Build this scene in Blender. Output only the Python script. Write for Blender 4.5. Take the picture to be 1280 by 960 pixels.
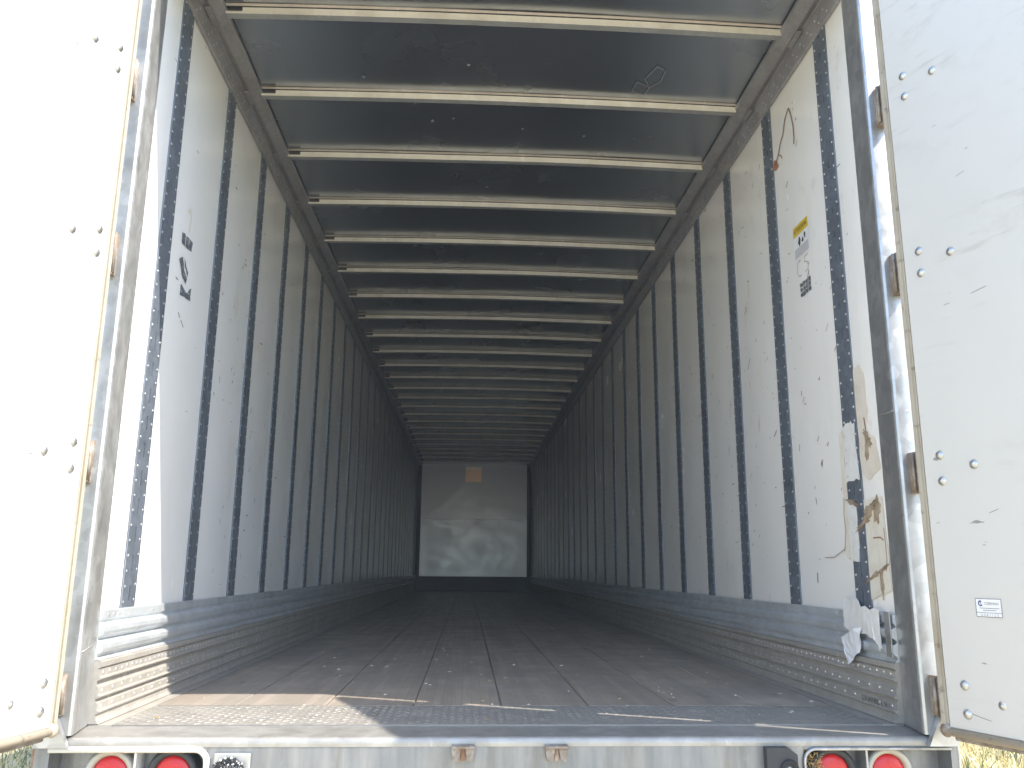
import bpy, bmesh, math, random
from mathutils import Vector, Matrix, noise as mnoise
R = random.Random(7)
S = bpy.context.scene
COL = S.collection
for o in list(bpy.data.objects): bpy.data.objects.remove(o)

# ------------------------------------------------------------------ camera
PITCH, YAW, ROLL, FPX = 0.2183, 0.0506, 0.0083, 1045.5
cam_d = bpy.data.cameras.new('camera'); cam = bpy.data.objects.new('camera', cam_d); COL.objects.link(cam)
fwd = Vector((math.sin(YAW)*math.cos(PITCH), math.cos(YAW)*math.cos(PITCH), math.sin(PITCH)))
rgt = Vector((math.cos(YAW), -math.sin(YAW), 0)); up = rgt.cross(fwd)
r2 = rgt*math.cos(ROLL) + up*math.sin(ROLL); u2 = up*math.cos(ROLL) - rgt*math.sin(ROLL)
M = Matrix((r2, u2, -fwd)).transposed().to_4x4(); M.translation = Vector((-0.1263, -2.6857, 0.4564))
cam.matrix_world = M
cam_d.sensor_fit = 'HORIZONTAL'; cam_d.sensor_width = 36.0; cam_d.lens = FPX/1280*36
cam_d.clip_start = 0.02; cam_d.clip_end = 2000
S.camera = cam

# ------------------------------------------------------------------ sky, sun, exposure
TOSUN = Vector((0.72, -0.305, 1.0)).normalized()
EL = math.asin(TOSUN.z); AZ = math.atan2(TOSUN.x, TOSUN.y)
w = bpy.data.worlds.new('World'); S.world = w; w.use_nodes = True
nt = w.node_tree; bg = nt.nodes['Background']
sky = nt.nodes.new('ShaderNodeTexSky'); sky.sky_type = 'NISHITA'; sky.sun_disc = False
sky.sun_elevation = EL; sky.sun_rotation = AZ; sky.air_density = 1.0; sky.dust_density = 0.9; sky.ozone_density = 1.0
nt.links.new(sky.outputs[0], bg.inputs[0]); bg.inputs[1].default_value = 0.15
sd = bpy.data.lights.new('sun', 'SUN'); sd.energy = 2.25; sd.angle = math.radians(0.5); sd.color = (1.0, 0.94, 0.84)
so = bpy.data.objects.new('sun', sd); COL.objects.link(so); so.rotation_euler = TOSUN.to_track_quat('Z', 'Y').to_euler()
so.location = (6, -3, 9)
vs = S.view_settings; vs.view_transform = 'Standard'; vs.look = 'None'; vs.exposure = 2.15; vs.gamma = 1.0
S.render.engine = 'CYCLES'
cy = S.cycles
cy.use_denoising = True
try: cy.denoiser = 'OPENIMAGEDENOISE'
except Exception: pass
cy.max_bounces = 24; cy.diffuse_bounces = 16; cy.glossy_bounces = 10; cy.transmission_bounces = 4
cy.caustics_reflective = False; cy.caustics_refractive = False; cy.sample_clamp_indirect = 6.0

# ------------------------------------------------------------------ mesh helper
class MB:
    def __init__(s): s.v = []; s.f = []; s.m = []; s.sm = []
    def add(s, vs, fs, mi=0, smooth=False):
        b = len(s.v); s.v += [tuple(p) for p in vs]
        for f in fs: s.f.append([b+i for i in f]); s.m.append(mi); s.sm.append(smooth)
    def box(s, x0, x1, y0, y1, z0, z1, mi=0):
        if x0 > x1: x0, x1 = x1, x0
        if y0 > y1: y0, y1 = y1, y0
        if z0 > z1: z0, z1 = z1, z0
        s.add([(x0,y0,z0),(x1,y0,z0),(x1,y1,z0),(x0,y1,z0),(x0,y0,z1),(x1,y0,z1),(x1,y1,z1),(x0,y1,z1)],
              [(0,3,2,1),(4,5,6,7),(0,1,5,4),(1,2,6,5),(2,3,7,6),(3,0,4,7)], mi)
    def bbox(s, x0, x1, y0, y1, z0, z1, c=0.003, mi=0):
        """a box with chamfered edges"""
        bm = bmesh.new(); bmesh.ops.create_cube(bm, size=1)
        for v in bm.verts: v.co = Vector(((x0+x1)/2+v.co.x*(x1-x0), (y0+y1)/2+v.co.y*(y1-y0), (z0+z1)/2+v.co.z*(z1-z0)))
        bmesh.ops.bevel(bm, geom=bm.edges[:], offset=c, segments=2, affect='EDGES', profile=0.5)
        s.bm(bm, mi, False)
    def bm(s, bm, mi=0, smooth=False):
        bm.verts.index_update()
        s.add([v.co.copy() for v in bm.verts], [[v.index for v in f.verts] for f in bm.faces], mi, smooth); bm.free()
    def prism(s, poly, axis, a, b, mi=0):
        """closed polygon (list of 2-tuples) extruded along axis from a to b"""
        def P(q, t):
            return {'x': (t, q[0], q[1]), 'y': (q[0], t, q[1]), 'z': (q[0], q[1], t)}[axis]
        n = len(poly)
        s.add([P(q, a) for q in poly] + [P(q, b) for q in poly],
              [tuple(range(n))[::-1], tuple(range(n, 2*n))] + [(i, (i+1) % n, n+(i+1) % n, n+i) for i in range(n)], mi)
    def strip(s, prof, ys, xs, mi=0, smooth=False, wob=None):
        """open profile [(d,z)] swept along y; xs: sign of the wall, d measured inward from the wall plane HW"""
        n = len(prof); vs = []; fs = []
        for j, y in enumerate(ys):
            for d, z in prof:
                w_ = wob(y, z) if wob else 0.0
                vs.append((xs*(HW-d-w_), y, z))
        for j in range(len(ys)-1):
            for i in range(n-1):
                q = (j*n+i, j*n+i+1, (j+1)*n+i+1, (j+1)*n+i)
                fs.append(q if xs > 0 else q[::-1])
        s.add(vs, fs, mi, smooth)
    def dome(s, c, nrm, r, h, n=8, rings=2, mi=0):
        nrm = Vector(nrm).normalized(); a = nrm.orthogonal().normalized(); b = nrm.cross(a); c = Vector(c)
        vs = []; fs = []
        for k in range(rings):
            t = k/rings*math.pi/2
            for i in range(n):
                p = 2*math.pi*i/n
                vs.append(c + (a*math.cos(p)+b*math.sin(p))*r*math.cos(t) + nrm*h*math.sin(t))
        vs.append(c+nrm*h); top = len(vs)-1
        for k in range(rings-1):
            for i in range(n):
                j = (i+1) % n; fs.append((k*n+i, k*n+j, (k+1)*n+j, (k+1)*n+i))
        for i in range(n): fs.append(((rings-1)*n+i, (rings-1)*n+(i+1) % n, top))
        s.add(vs, fs, mi, True)
    def tube(s, pts, r, n=8, mi=0, cap=True, smooth=True):
        pts = [Vector(p) for p in pts]; vs = []; fs = []; ref = None
        rs = r if isinstance(r, (list, tuple)) else [r]*len(pts)
        for k, p in enumerate(pts):
            t = (pts[min(k+1, len(pts)-1)]-pts[max(k-1, 0)]).normalized()
            if ref is None: ref = t.orthogonal().normalized()
            ref = (ref - t*ref.dot(t)).normalized(); b = t.cross(ref)
            for i in range(n):
                a = 2*math.pi*i/n; vs.append(p + (ref*math.cos(a)+b*math.sin(a))*rs[k])
        for k in range(len(pts)-1):
            for i in range(n):
                j = (i+1) % n; fs.append((k*n+i, k*n+j, (k+1)*n+j, (k+1)*n+i))
        if cap: fs += [tuple(range(n))[::-1], tuple(range((len(pts)-1)*n, len(pts)*n))]
        s.add(vs, fs, mi, smooth)
    def ring(s, c, prof, n=40, mi=0):
        """lathe about an axis along -Y through c; prof = [(radius, depth towards the viewer)]"""
        m = len(prof); vs = []; fs = []
        for i in range(n):
            a = 2*math.pi*i/n
            for r, d in prof: vs.append((c[0]+r*math.cos(a), c[1]-d, c[2]+r*math.sin(a)))
        for i in range(n):
            j = (i+1) % n
            for k in range(m-1): fs.append((i*m+k, j*m+k, j*m+k+1, i*m+k+1))
        s.add(vs, fs, mi, True)
    def mesh(s, name, mats):
        me = bpy.data.meshes.new(name); me.from_pydata(s.v, [], s.f)
        for m in (mats if isinstance(mats, (list, tuple)) else [mats]): me.materials.append(m)
        me.polygons.foreach_set('material_index', s.m); me.polygons.foreach_set('use_smooth', s.sm)
        me.update(); return me
    def build(s, name, mats, parent=None):
        return link(name, s.mesh(name, mats), parent)
def link(name, me, parent=None, loc=None):
    o = bpy.data.objects.new(name, me); COL.objects.link(o)
    if parent: o.parent = parent
    if loc: o.location = loc
    return o
def recalc(me):
    bm = bmesh.new(); bm.from_mesh(me); bmesh.ops.recalc_face_normals(bm, faces=bm.faces[:]); bm.to_mesh(me); bm.free()
def tag(o, label, cat=None, group=None, kind=None):
    if label: o['label'] = label
    if cat: o['category'] = cat
    if group: o['group'] = group
    if kind: o['kind'] = kind
    return o

# ------------------------------------------------------------------ materials
def ramp(n, l, src, stops):
    r = n.new('ShaderNodeValToRGB'); cr = r.color_ramp
    while len(cr.elements) < len(stops): cr.elements.new(0.5)
    for e, (p, c) in zip(cr.elements, stops): e.position = p; e.color = (*c, 1) if len(c) == 3 else c
    l.new(src, r.inputs[0]); return r.outputs[0]
def g(v): return (v, v, v)
class Mat:
    def __init__(s, name, base, rough=0.5, metal=0.0, spec=0.5):
        s.m = bpy.data.materials.new(name); s.m.use_nodes = True
        s.n = s.m.node_tree.nodes; s.l = s.m.node_tree.links; s.b = s.n['Principled BSDF']
        s.b.inputs['Base Color'].default_value = (*base, 1); s.b.inputs['Roughness'].default_value = rough
        s.b.inputs['Metallic'].default_value = metal; s.b.inputs['Specular IOR Level'].default_value = spec
        s.col = None; s.base = base; s.rough_out = None; s.h = None
        geo = s.n.new('ShaderNodeNewGeometry'); s.pos = geo.outputs['Position']
    def map(s, sc=(1, 1, 1), loc=(0, 0, 0), rot=(0, 0, 0)):
        m = s.n.new('ShaderNodeMapping'); m.inputs['Scale'].default_value = sc; m.inputs['Location'].default_value = loc
        m.inputs['Rotation'].default_value = rot; s.l.new(s.pos, m.inputs[0]); return m.outputs[0]
    def noise(s, scale, detail=4, rough=0.55, sc=(1, 1, 1), loc=(0, 0, 0), dist=0.0, rot=(0, 0, 0)):
        t = s.n.new('ShaderNodeTexNoise'); t.inputs['Scale'].default_value = scale; t.inputs['Detail'].default_value = detail
        t.inputs['Roughness'].default_value = rough; t.inputs['Distortion'].default_value = dist
        s.l.new(s.map(sc, loc, rot), t.inputs['Vector']); return t.outputs['Fac']
    def voro(s, scale, feature='F1', sc=(1, 1, 1), out='Distance', loc=(0, 0, 0)):
        t = s.n.new('ShaderNodeTexVoronoi'); t.feature = feature; t.inputs['Scale'].default_value = scale
        s.l.new(s.map(sc, loc), t.inputs['Vector']); return t.outputs[out]
    def over(s, fac, color, mode='MIX'):
        """blend a colour over the base colour where fac says so"""
        mx = s.n.new('ShaderNodeMix'); mx.data_type = 'RGBA'; mx.blend_type = mode
        if isinstance(fac, float): mx.inputs['Factor'].default_value = fac
        else: s.l.new(fac, mx.inputs['Factor'])
        if s.col is None: mx.inputs[6].default_value = (*s.base, 1)
        else: s.l.new(s.col, mx.inputs[6])
        if isinstance(color, tuple): mx.inputs[7].default_value = (*color, 1)
        else: s.l.new(color, mx.inputs[7])
        s.col = mx.outputs[2]; s.l.new(s.col, s.b.inputs['Base Color']); return s
    def rmap(s, fac, a, b):
        mr = s.n.new('ShaderNodeMapRange'); mr.inputs['To Min'].default_value = a; mr.inputs['To Max'].default_value = b
        mr.inputs['From Min'].default_value = 0.3; mr.inputs['From Max'].default_value = 0.7
        s.l.new(fac, mr.inputs[0]); s.l.new(mr.outputs[0], s.b.inputs['Roughness']); return s
    def bump(s, h, strength=0.2, dist=0.01):
        b = s.n.new('ShaderNodeBump'); b.inputs['Strength'].default_value = strength; b.inputs['Distance'].default_value = dist
        s.l.new(h, b.inputs['Height'])
        if s.h is not None: s.l.new(s.h, b.inputs['Normal'])
        s.h = b.outputs[0]; s.l.new(s.h, s.b.inputs['Normal']); return s
    def ramp(s, src, stops): return ramp(s.n, s.l, src, stops)
    def mul(s, a, b):
        m = s.n.new('ShaderNodeMath'); m.operation = 'MULTIPLY'; s.l.new(a, m.inputs[0])
        if isinstance(b, float): m.inputs[1].default_value = b
        else: s.l.new(b, m.inputs[1])
        return m.outputs[0]

def mat_liner(name, base, marks=0.5):
    m = Mat(name, base, 0.2)
    m.over(m.ramp(m.noise(1.6, 5), [(0.3, g(0)), (0.75, g(0.35))]), tuple(c*0.9 for c in base))
    # yellowish grime in vertical runs
    m.over(m.ramp(m.noise(3.0, 5, sc=(1, 2.2, 0.25)), [(0.58, g(0)), (0.85, g(0.22))]), (0.62, 0.57, 0.47))
    # brown rub marks, clustered
    cl = m.ramp(m.noise(1.1, 2, loc=(3, 1, 2)), [(0.45, g(0)), (0.75, g(1))])
    rub = m.ramp(m.noise(9, 6, 0.7, sc=(1, 1.0, 0.6)), [(0.58, g(0)), (0.85, g(0.8))])
    m.over(m.mul(m.mul(cl, rub), marks), (0.30, 0.23, 0.16))
    # small dark nicks and dashes
    for k, (rot, sc) in enumerate((((0.6, 0, 0), (1, 22, 6)), ((-0.3, 0, 0), (1, 5, 26)), ((0.9, 0, 0), (1, 7, 40)))):
        nk = m.ramp(m.noise(1.0, 3, 0.6, sc=sc, rot=rot, loc=(0, k*7.3, k*3.1)), [(0.735, g(0)), (0.755, g(1))])
        m.over(m.mul(nk, 0.85*min(1.0, marks+0.3)), (0.09, 0.075, 0.065))
    m.rmap(m.noise(2.5, 4), 0.14, 0.28)
    m.bump(m.noise(1.3, 2), 0.08, 0.02)
    return m.m
def mat_galv(name, base=(0.42, 0.44, 0.46), rough=(0.32, 0.55), scale=38, metal=0.85, dirt=0.4, dirtc=(0.20, 0.17, 0.13), spang=0.35):
    m = Mat(name, base, 0.42, metal)
    v = m.voro(scale, out='Color')
    bw = m.n.new('ShaderNodeRGBToBW'); m.l.new(v, bw.inputs[0])
    m.over(m.ramp(bw.outputs[0], [(0.2, g(0)), (0.8, g(spang))]), tuple(min(1, c*1.5) for c in base))
    m.over(m.ramp(m.noise(7, 6, 0.65), [(0.42, g(0)), (0.75, g(dirt))]), dirtc)
    m.over(m.ramp(m.noise(30, 4, 0.6, sc=(1, 1, .3)), [(0.62, g(0)), (0.72, g(0.5))]), tuple(min(1, c*1.7) for c in base))
    m.rmap(m.noise(12, 4), rough[0], rough[1])
    m.bump(m.noise(22, 4), 0.12, 0.004)
    return m.m

LINER = mat_liner('white_wall_liner', (0.905, 0.90, 0.88), 0.5)
LINER_R = mat_liner('scuffed_white_wall_liner', (0.915, 0.895, 0.855), 0.9)
DOORW = None
def mat_door(name, marks):
    m = Mat(name, (0.57, 0.56, 0.535), 0.38)
    m.over(m.ramp(m.noise(1.8, 5), [(0.35, g(0)), (0.7, g(0.3))]), (0.62, 0.60, 0.57))
    sm = m.ramp(m.noise(5, 6, 0.7, sc=(1, 1, 1.6)), [(0.52, g(0)), (0.72, g(0.6))])
    cl = m.ramp(m.noise(1.5, 2, loc=(5, 2, 7)), [(0.44, g(0)), (0.60, g(1))])
    m.over(m.mul(m.mul(sm, cl), marks), (0.42, 0.38, 0.34))
    st = m.ramp(m.noise(1, 4, 0.65, sc=(4, 4, 34), rot=(0.35, 0, 0)), [(0.57, g(0)), (0.68, g(0.6))])
    m.over(m.mul(m.mul(st, cl), marks), (0.40, 0.37, 0.35))
    nk = m.ramp(m.noise(1, 3, 0.6, sc=(9, 9, 28), loc=(1, 4, 2)), [(0.715, g(0)), (0.735, g(1))])
    m.over(m.mul(nk, 0.7*marks), (0.12, 0.11, 0.10))
    m.rmap(m.noise(3, 4), 0.28, 0.5); m.bump(m.noise(2.2, 3), 0.12, 0.02)
    return m.m
DOOR = mat_door('white_door_skin', 1.0); DOOR_L = mat_door('clean_white_door_skin', 0.3)
POST = mat_galv('galvanised_post', (0.19, 0.22, 0.265), (0.34, 0.55), 60, 0.5, 0.5, (0.06, 0.065, 0.08))
RAILM = mat_galv('dull_galvanised_rail', (0.40, 0.395, 0.40), (0.35, 0.55), 45, 0.5, 0.4, (0.17, 0.14, 0.12), 0.2)
GALV = mat_galv('bright_galvanised_steel', (0.40, 0.405, 0.41), (0.32, 0.55), 26, 0.75, 0.35, (0.30, 0.27, 0.22), 0.5)
GALVF = mat_galv('galvanised_frame', (0.44, 0.445, 0.44), (0.35, 0.6), 34, 0.7, 0.45, (0.22, 0.20, 0.17), 0.4)
KICK = mat_galv('galvanised_kick_plate', (0.68, 0.72, 0.75), (0.28, 0.45), 20, 0.5, 0.4, (0.36, 0.37, 0.38), 0.2)
BASER = mat_galv('worn_aluminium_base_rail', (0.46, 0.43, 0.385), (0.35, 0.6), 50, 0.4, 0.5, (0.36, 0.33, 0.29), 0.2)
RIVET = mat_galv('rivet_metal', (0.62, 0.62, 0.62), (0.25, 0.4), 50, 0.8, 0.2)
BOLTM = mat_galv('bolt_metal', (0.50, 0.50, 0.49), (0.28, 0.45), 80, 0.85, 0.3, (0.3, 0.27, 0.22), 0.2)
BOW = mat_galv('lit_cream_roof_bow', (0.88, 0.86, 0.80), (0.4, 0.6), 40, 0.05, 0.35, (0.36, 0.30, 0.22), 0.15)  # cream paint, with outside light on the rear web put into its colour
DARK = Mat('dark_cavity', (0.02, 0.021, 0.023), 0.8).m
RUBBER = Mat('black_rubber', (0.035, 0.037, 0.042), 0.55).m
def mat_roof():
    m = Mat('dull_aluminium_roof', (0.42, 0.445, 0.475), 0.25, 0.95)
    m.over(m.ramp(m.noise(1.5, 5), [(0.35, g(0)), (0.7, g(0.5))]), (0.36, 0.38, 0.40))
    m.over(m.ramp(m.voro(1.9, loc=(.3, .2, 0)), [(0.0, g(0.5)), (0.06, g(0.12)), (0.10, g(0))]), (0.55, 0.56, 0.58))
    m.over(m.ramp(m.noise(13, 3, .5, sc=(1, 1, 1)), [(0.70, g(0)), (0.78, g(0.4))]), (0.5, 0.5, 0.5))
    m.rmap(m.noise(2, 4), 0.2, 0.3); m.bump(m.noise(1.4, 2), 0.1, 0.03)
    return m.m
ROOF = mat_roof()
def mat_front():
    m = Mat('scuffed_steel_front_sheet', (0.50, 0.51, 0.53), 0.36, 0.5)
    m.over(m.ramp(m.noise(1.2, 6, 0.7), [(0.50, g(0)), (0.66, g(0.25))]), (0.66, 0.62, 0.57))
    m.over(m.ramp(m.noise(11, 4, 0.7), [(0.68, g(0)), (0.74, g(0.8))]), (0.08, 0.08, 0.085))
    m.rmap(m.noise(4, 5), 0.30, 0.40); m.bump(m.noise(2.2, 3), 0.06, 0.02); return m.m
FRONT = mat_front()
def mat_wood():
    m = Mat('worn_hardwood_floor', (0.38, 0.32, 0.255), 0.5)
    # narrow laminated strips: a brick pattern along the length
    br = m.n.new('ShaderNodeTexBrick'); br.inputs['Scale'].default_value = 1.0
    br.inputs['Brick Width'].default_value = 0.9; br.inputs['Row Height'].default_value = 0.034
    br.inputs['Mortar Size'].default_value = 0.0008; br.offset = 0.37
    br.inputs['Color1'].default_value = (0.75, 0.75, 0.75, 1); br.inputs['Color2'].default_value = (1.12, 1.1, 1.08, 1)
    br.inputs['Mortar'].default_value = (0.45, 0.45, 0.45, 1)
    m.l.new(m.map((1, 1, 1), (0, 0, 0), (0, 0, math.pi/2)), br.inputs['Vector'])
    m.over(0.8, br.outputs['Color'], 'MULTIPLY')
    gr = m.noise(1, 6, 0.65, sc=(90, 2.5, 1))
    m.over(m.ramp(gr, [(0.4, g(0)), (0.75, g(0.55))]), (0.22, 0.18, 0.145))
    m.over(m.ramp(m.noise(1.1, 6, 0.65), [(0.40, g(0)), (0.70, g(0.75))]), (0.25, 0.225, 0.20))
    m.over(m.ramp(m.noise(2.3, 5, 0.7, loc=(4, 4, 0)), [(0.55, g(0)), (0.72, g(0.5))]), (0.54, 0.48, 0.41))
    m.over(m.ramp(m.noise(1, 5, 0.7, sc=(7, 1.2, 1), loc=(2, 9, 0)), [(0.62, g(0)), (0.72, g(0.75))]), (0.11, 0.095, 0.085))
    m.over(m.ramp(m.noise(60, 2, 0.5, loc=(1, 0, 0)), [(0.70, g(0)), (0.76, g(0.5))]), (0.42, 0.37, 0.30))
    m.rmap(m.noise(5, 5), 0.30, 0.52); m.bump(gr, 0.25, 0.004); m.bump(m.noise(4, 5), 0.2, 0.01)
    return m.m
WOOD = mat_wood()
def mat_tread():
    m = Mat('worn_tread_plate', (0.31, 0.29, 0.26), 0.5, 0.35)
    m.over(m.ramp(m.noise(4, 6, 0.7, sc=(.6, 1, 1)), [(0.42, g(0)), (0.66, g(0.6))]), (0.27, 0.25, 0.23))
    m.over(m.ramp(m.noise(26, 4, 0.7), [(0.58, g(0)), (0.72, g(0.7))]), (0.52, 0.47, 0.38))
    m.rmap(m.noise(9, 4), 0.35, 0.65); m.bump(m.noise(60, 3), 0.2, 0.002); return m.m
TREAD = mat_tread()
def mat_sill():
    m = Mat('weathered_galvanised_sill', (0.20, 0.21, 0.225), 0.40, 0.55)
    m.over(m.ramp(m.noise(1, 5, 0.65, sc=(26, 26, 2.0)), [(0.40, g(0)), (0.70, g(0.6))]), (0.36, 0.36, 0.36))
    m.over(m.ramp(m.noise(1, 5, 0.7, sc=(9, 9, 1.3), loc=(3, 0, 0)), [(0.52, g(0)), (0.72, g(0.7))]), (0.15, 0.13, 0.11))
    m.over(m.ramp(m.noise(40, 5, 0.6), [(0.6, g(0)), (0.75, g(0.45))]), (0.30, 0.30, 0.30))
    m.rmap(m.noise(9, 4), 0.3, 0.55); m.bump(m.noise(50, 3), 0.12, 0.002); return m.m
SILL = mat_sill()
def mat_rust(name='rusty_steel', a=(0.26, 0.12, 0.06), b=(0.42, 0.37, 0.32), amt=0.6):
    m = Mat(name, b, 0.65, 0.2)
    m.over(m.ramp(m.noise(28, 6, 0.7), [(0.5-amt*0.25, g(0)), (0.55, g(0.9))]), a)
    m.bump(m.noise(70, 4), 0.3, 0.002); return m.m
RUST = mat_rust(); HINGE = mat_rust('weathered_hinge', (0.20, 0.15, 0.11), (0.34, 0.31, 0.28), 0.5)
def mat_trim():
    m = Mat('beige_door_seal', (0.40, 0.36, 0.29), 0.6)
    m.over(m.ramp(m.noise(5, 5, 0.65), [(0.4, g(0)), (0.7, g(0.7))]), (0.28, 0.22, 0.16))
    m.over(m.ramp(m.noise(34, 4), [(0.62, g(0)), (0.7, g(0.6))]), (0.13, 0.09, 0.07)); return m.m
TRIM = mat_trim()
WHITEP = Mat('white_paint', (0.72, 0.71, 0.68), 0.45)
WHITEP.over(WHITEP.ramp(WHITEP.noise(30, 5, .7), [(0.58, g(0)), (0.7, g(0.8))]), (0.32, 0.24, 0.18)); WHITEP = WHITEP.m
def mat_lens():
    m = Mat('red_lamp_lens', (0.55, 0.012, 0.014), 0.25)
    m.bump(m.voro(240), 0.25, 0.002); m.over(m.ramp(m.noise(14, 5), [(0.5, g(0)), (0.75, g(0.25))]), (0.45, 0.10, 0.08)); return m.m
LENS = mat_lens()
LRING = Mat('pale_lamp_ring', (0.42, 0.40, 0.36), 0.5, 0.3).m
def mat_tape(name, base, st):
    m = Mat(name, base, 0.5); m.over(m.ramp(m.noise(18, 6, 0.7), [(0.45, g(0)), (0.7, g(0.6))]), st)
    m.over(m.ramp(m.noise(1, 4, .7, sc=(1, 60, 5)), [(0.55, g(0)), (0.7, g(0.6))]), tuple(c*.8 for c in base))
    m.bump(m.noise(40, 4), 0.4, 0.004); return m.m
TAPE = mat_tape('white_tape', (0.78, 0.775, 0.76), (0.62, 0.58, 0.50))
TAPEC = mat_tape('cream_torn_skin', (0.76, 0.72, 0.63), (0.64, 0.56, 0.45))
TAN = mat_tape('tan_adhesive_smear', (0.74, 0.68, 0.59), (0.62, 0.54, 0.43))
TORN = mat_tape('torn_brown_fibre', (0.31, 0.235, 0.16), (0.58, 0.50, 0.39))
PAPER = Mat('white_paper', (0.78, 0.78, 0.79), 0.6).m
INK = Mat('black_ink', (0.03, 0.03, 0.035), 0.6).m
INKG = Mat('grey_ink', (0.22, 0.22, 0.24), 0.6).m
INKB = Mat('blue_ink', (0.03, 0.05, 0.22), 0.5).m
YEL = Mat('yellow_sticker', (0.72, 0.50, 0.03), 0.5).m
RESID = Mat('grey_sticker_residue', (0.10, 0.11, 0.125), 0.6)
RESID.over(RESID.ramp(RESID.noise(55, 4, .7), [(0.52, g(0)), (0.62, g(0.8))]), (0.45, 0.45, 0.45)); RESID = RESID.m
MARK = Mat('brown_scuff', (0.27, 0.15, 0.085), 0.6).m
MARKO = Mat('rust_orange_scuff', (0.46, 0.19, 0.09), 0.6).m
MARKS = Mat('soft_brown_rub', (0.50, 0.42, 0.33), 0.6).m
MARKD = Mat('dark_scuff', (0.10, 0.085, 0.075), 0.6).m
SPOT = Mat('faint_mark_and_flare_spot', (0.30, 0.31, 0.32), 0.6).m
CHALK = Mat('chalky_residue', (0.55, 0.54, 0.52), 0.7).m
CARD = Mat('tan_plywood', (0.90, 0.60, 0.38), 0.33, 0.6); CARD.over(CARD.ramp(CARD.noise(9, 4), [(0.4, g(0)), (0.7, g(0.4))]), (0.78, 0.49, 0.29)); CARD = CARD.m
CARDL = Mat('pale_tan_plywood', (0.92, 0.72, 0.54), 0.33, 0.6).m
DARKM = Mat('dark_steel_kick_plate', (0.07, 0.078, 0.082), 0.55, 0.3).m
STRAW = Mat('dry_straw', (0.50, 0.35, 0.14), 0.7); STRAW.over(STRAW.ramp(STRAW.noise(60, 3), [(0.4, g(0)), (0.6, g(1))]), (0.26, 0.16, 0.06)); STRAW = STRAW.m
CHIP = Mat('pale_wood_chip', (0.60, 0.55, 0.45), 0.7).m
SKIN = Mat('white_outer_skin', (0.72, 0.72, 0.71), 0.4).m

# ------------------------------------------------------------------ dimensions (metres, floor top = 0, y runs into the trailer)
HW = 1.234; L = 15.73; Y0 = 0.2045; PS = 0.6096; NP = 26
HS = 0.324; HR = 2.559; ZR = 2.705; GZ = -1.2; YR = -0.17

# ------------------------------------------------------------------ ground
gm = Mat('dry_grass_ground', (0.56, 0.46, 0.29), 0.9)
gm.over(gm.ramp(gm.noise(0.8, 6, 0.65), [(0.40, g(0)), (0.65, g(0.9))]), (0.28, 0.25, 0.12))
gm.over(gm.ramp(gm.noise(6, 6, 0.7), [(0.45, g(0)), (0.7, g(0.8))]), (0.56, 0.46, 0.29))
gm.bump(gm.noise(12, 5), 0.6, 0.05)
b = MB(); N = 40
gx = [(-1 if t < 0 else 1)*(abs(t)**3)*220 for t in [i/N*2-1 for i in range(N+1)]]
b.add([(x, y+4, GZ + (mnoise.noise((x*.3, y*.3, 0))*.03 if max(abs(x), abs(y)) < 60 else 0)) for y in gx for x in gx],
      [(j*(N+1)+i, j*(N+1)+i+1, (j+1)*(N+1)+i+1, (j+1)*(N+1)+i) for j in range(N) for i in range(N)])
ground = b.build('ground', gm.m); tag(ground, 'dry grassy ground around the parked trailer', 'ground', kind='structure')
GRY = Mat('dry_yellow_grass', (0.52, 0.42, 0.17), 0.7).m; GRG = Mat('green_grass', (0.13, 0.16, 0.055), 0.7).m; GRS = Mat('pale_straw_grass', (0.62, 0.54, 0.32), 0.7).m
b = MB(); RG = random.Random(3)
def blades(x0, x1, y0, y1, n, pg):
    for _ in range(n):
        x = RG.uniform(x0, x1); y = RG.uniform(y0, y1); h = RG.uniform(.05, .22); a = RG.uniform(0, 6.28); wd = RG.uniform(.003, .008)
        cl = mnoise.noise((x*1.3, y*1.3, 5)); lx, ly = RG.gauss(0, .08), RG.gauss(0, .08)
        mi = (1 if RG.random() < pg + cl*.8 else (0 if RG.random() < .6 else 2)); h *= 1+cl
        c, s_ = math.cos(a)*wd, math.sin(a)*wd
        b.add([(x-c, y-s_, GZ-.02), (x+c, y+s_, GZ-.02), (x+lx*.5+c*.7, y+ly*.5+s_*.7, GZ+h*.6), (x+lx*.5-c*.7, y+ly*.5-s_*.7, GZ+h*.6), (x+lx, y+ly, GZ+h)],
              [(0, 1, 2, 3), (3, 2, 4)], mi)
blades(1.6, 7.5, 3.0, 11, 26000, .22); blades(-8.5, -1.6, 3.0, 11, 26000, .62)
grass = b.build('grass', [GRY, GRG, GRS]); tag(grass, 'dry yellow and green grass growing beside the trailer', 'grass', kind='stuff')

# ------------------------------------------------------------------ the trailer
TR = bpy.data.objects.new('semi_trailer', None); COL.objects.link(TR); TR.location = (0, 0, 0)
tag(TR, 'empty dry van semi trailer with white walls, seen through its open rear doors', 'trailer')
def part(b, name, mats, parent=TR, fix=False):
    me = b.mesh(name, mats)
    if fix: recalc(me)
    return link(name, me, parent)

# outer skin: side sheets, roof cover, floor underside, all butted and kept clear of the inner faces
for s in (-1, 1):
    b = MB(); b.box(s*1.275, s*1.30, -.02, L+.10, -.14, 2.80); part(b, 'outer_side_skin', SKIN)
b = MB(); b.box(-1.274, 1.274, -.02, L+.10, 2.765, 2.80); part(b, 'outer_roof_skin', SKIN)
b = MB(); b.box(-1.274, 1.274, L+.06, L+.10, -.14, 2.764); part(b, 'outer_front_skin', SKIN)
b = MB(); b.box(-1.274, 1.274, .002, L+.059, -.14, -.06)
for k in range(26): b.box(-1.25, 1.25, .6+k*.6, .68+k*.6, -.25, -.141)
part(b, 'underfloor', GALVF)

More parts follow.
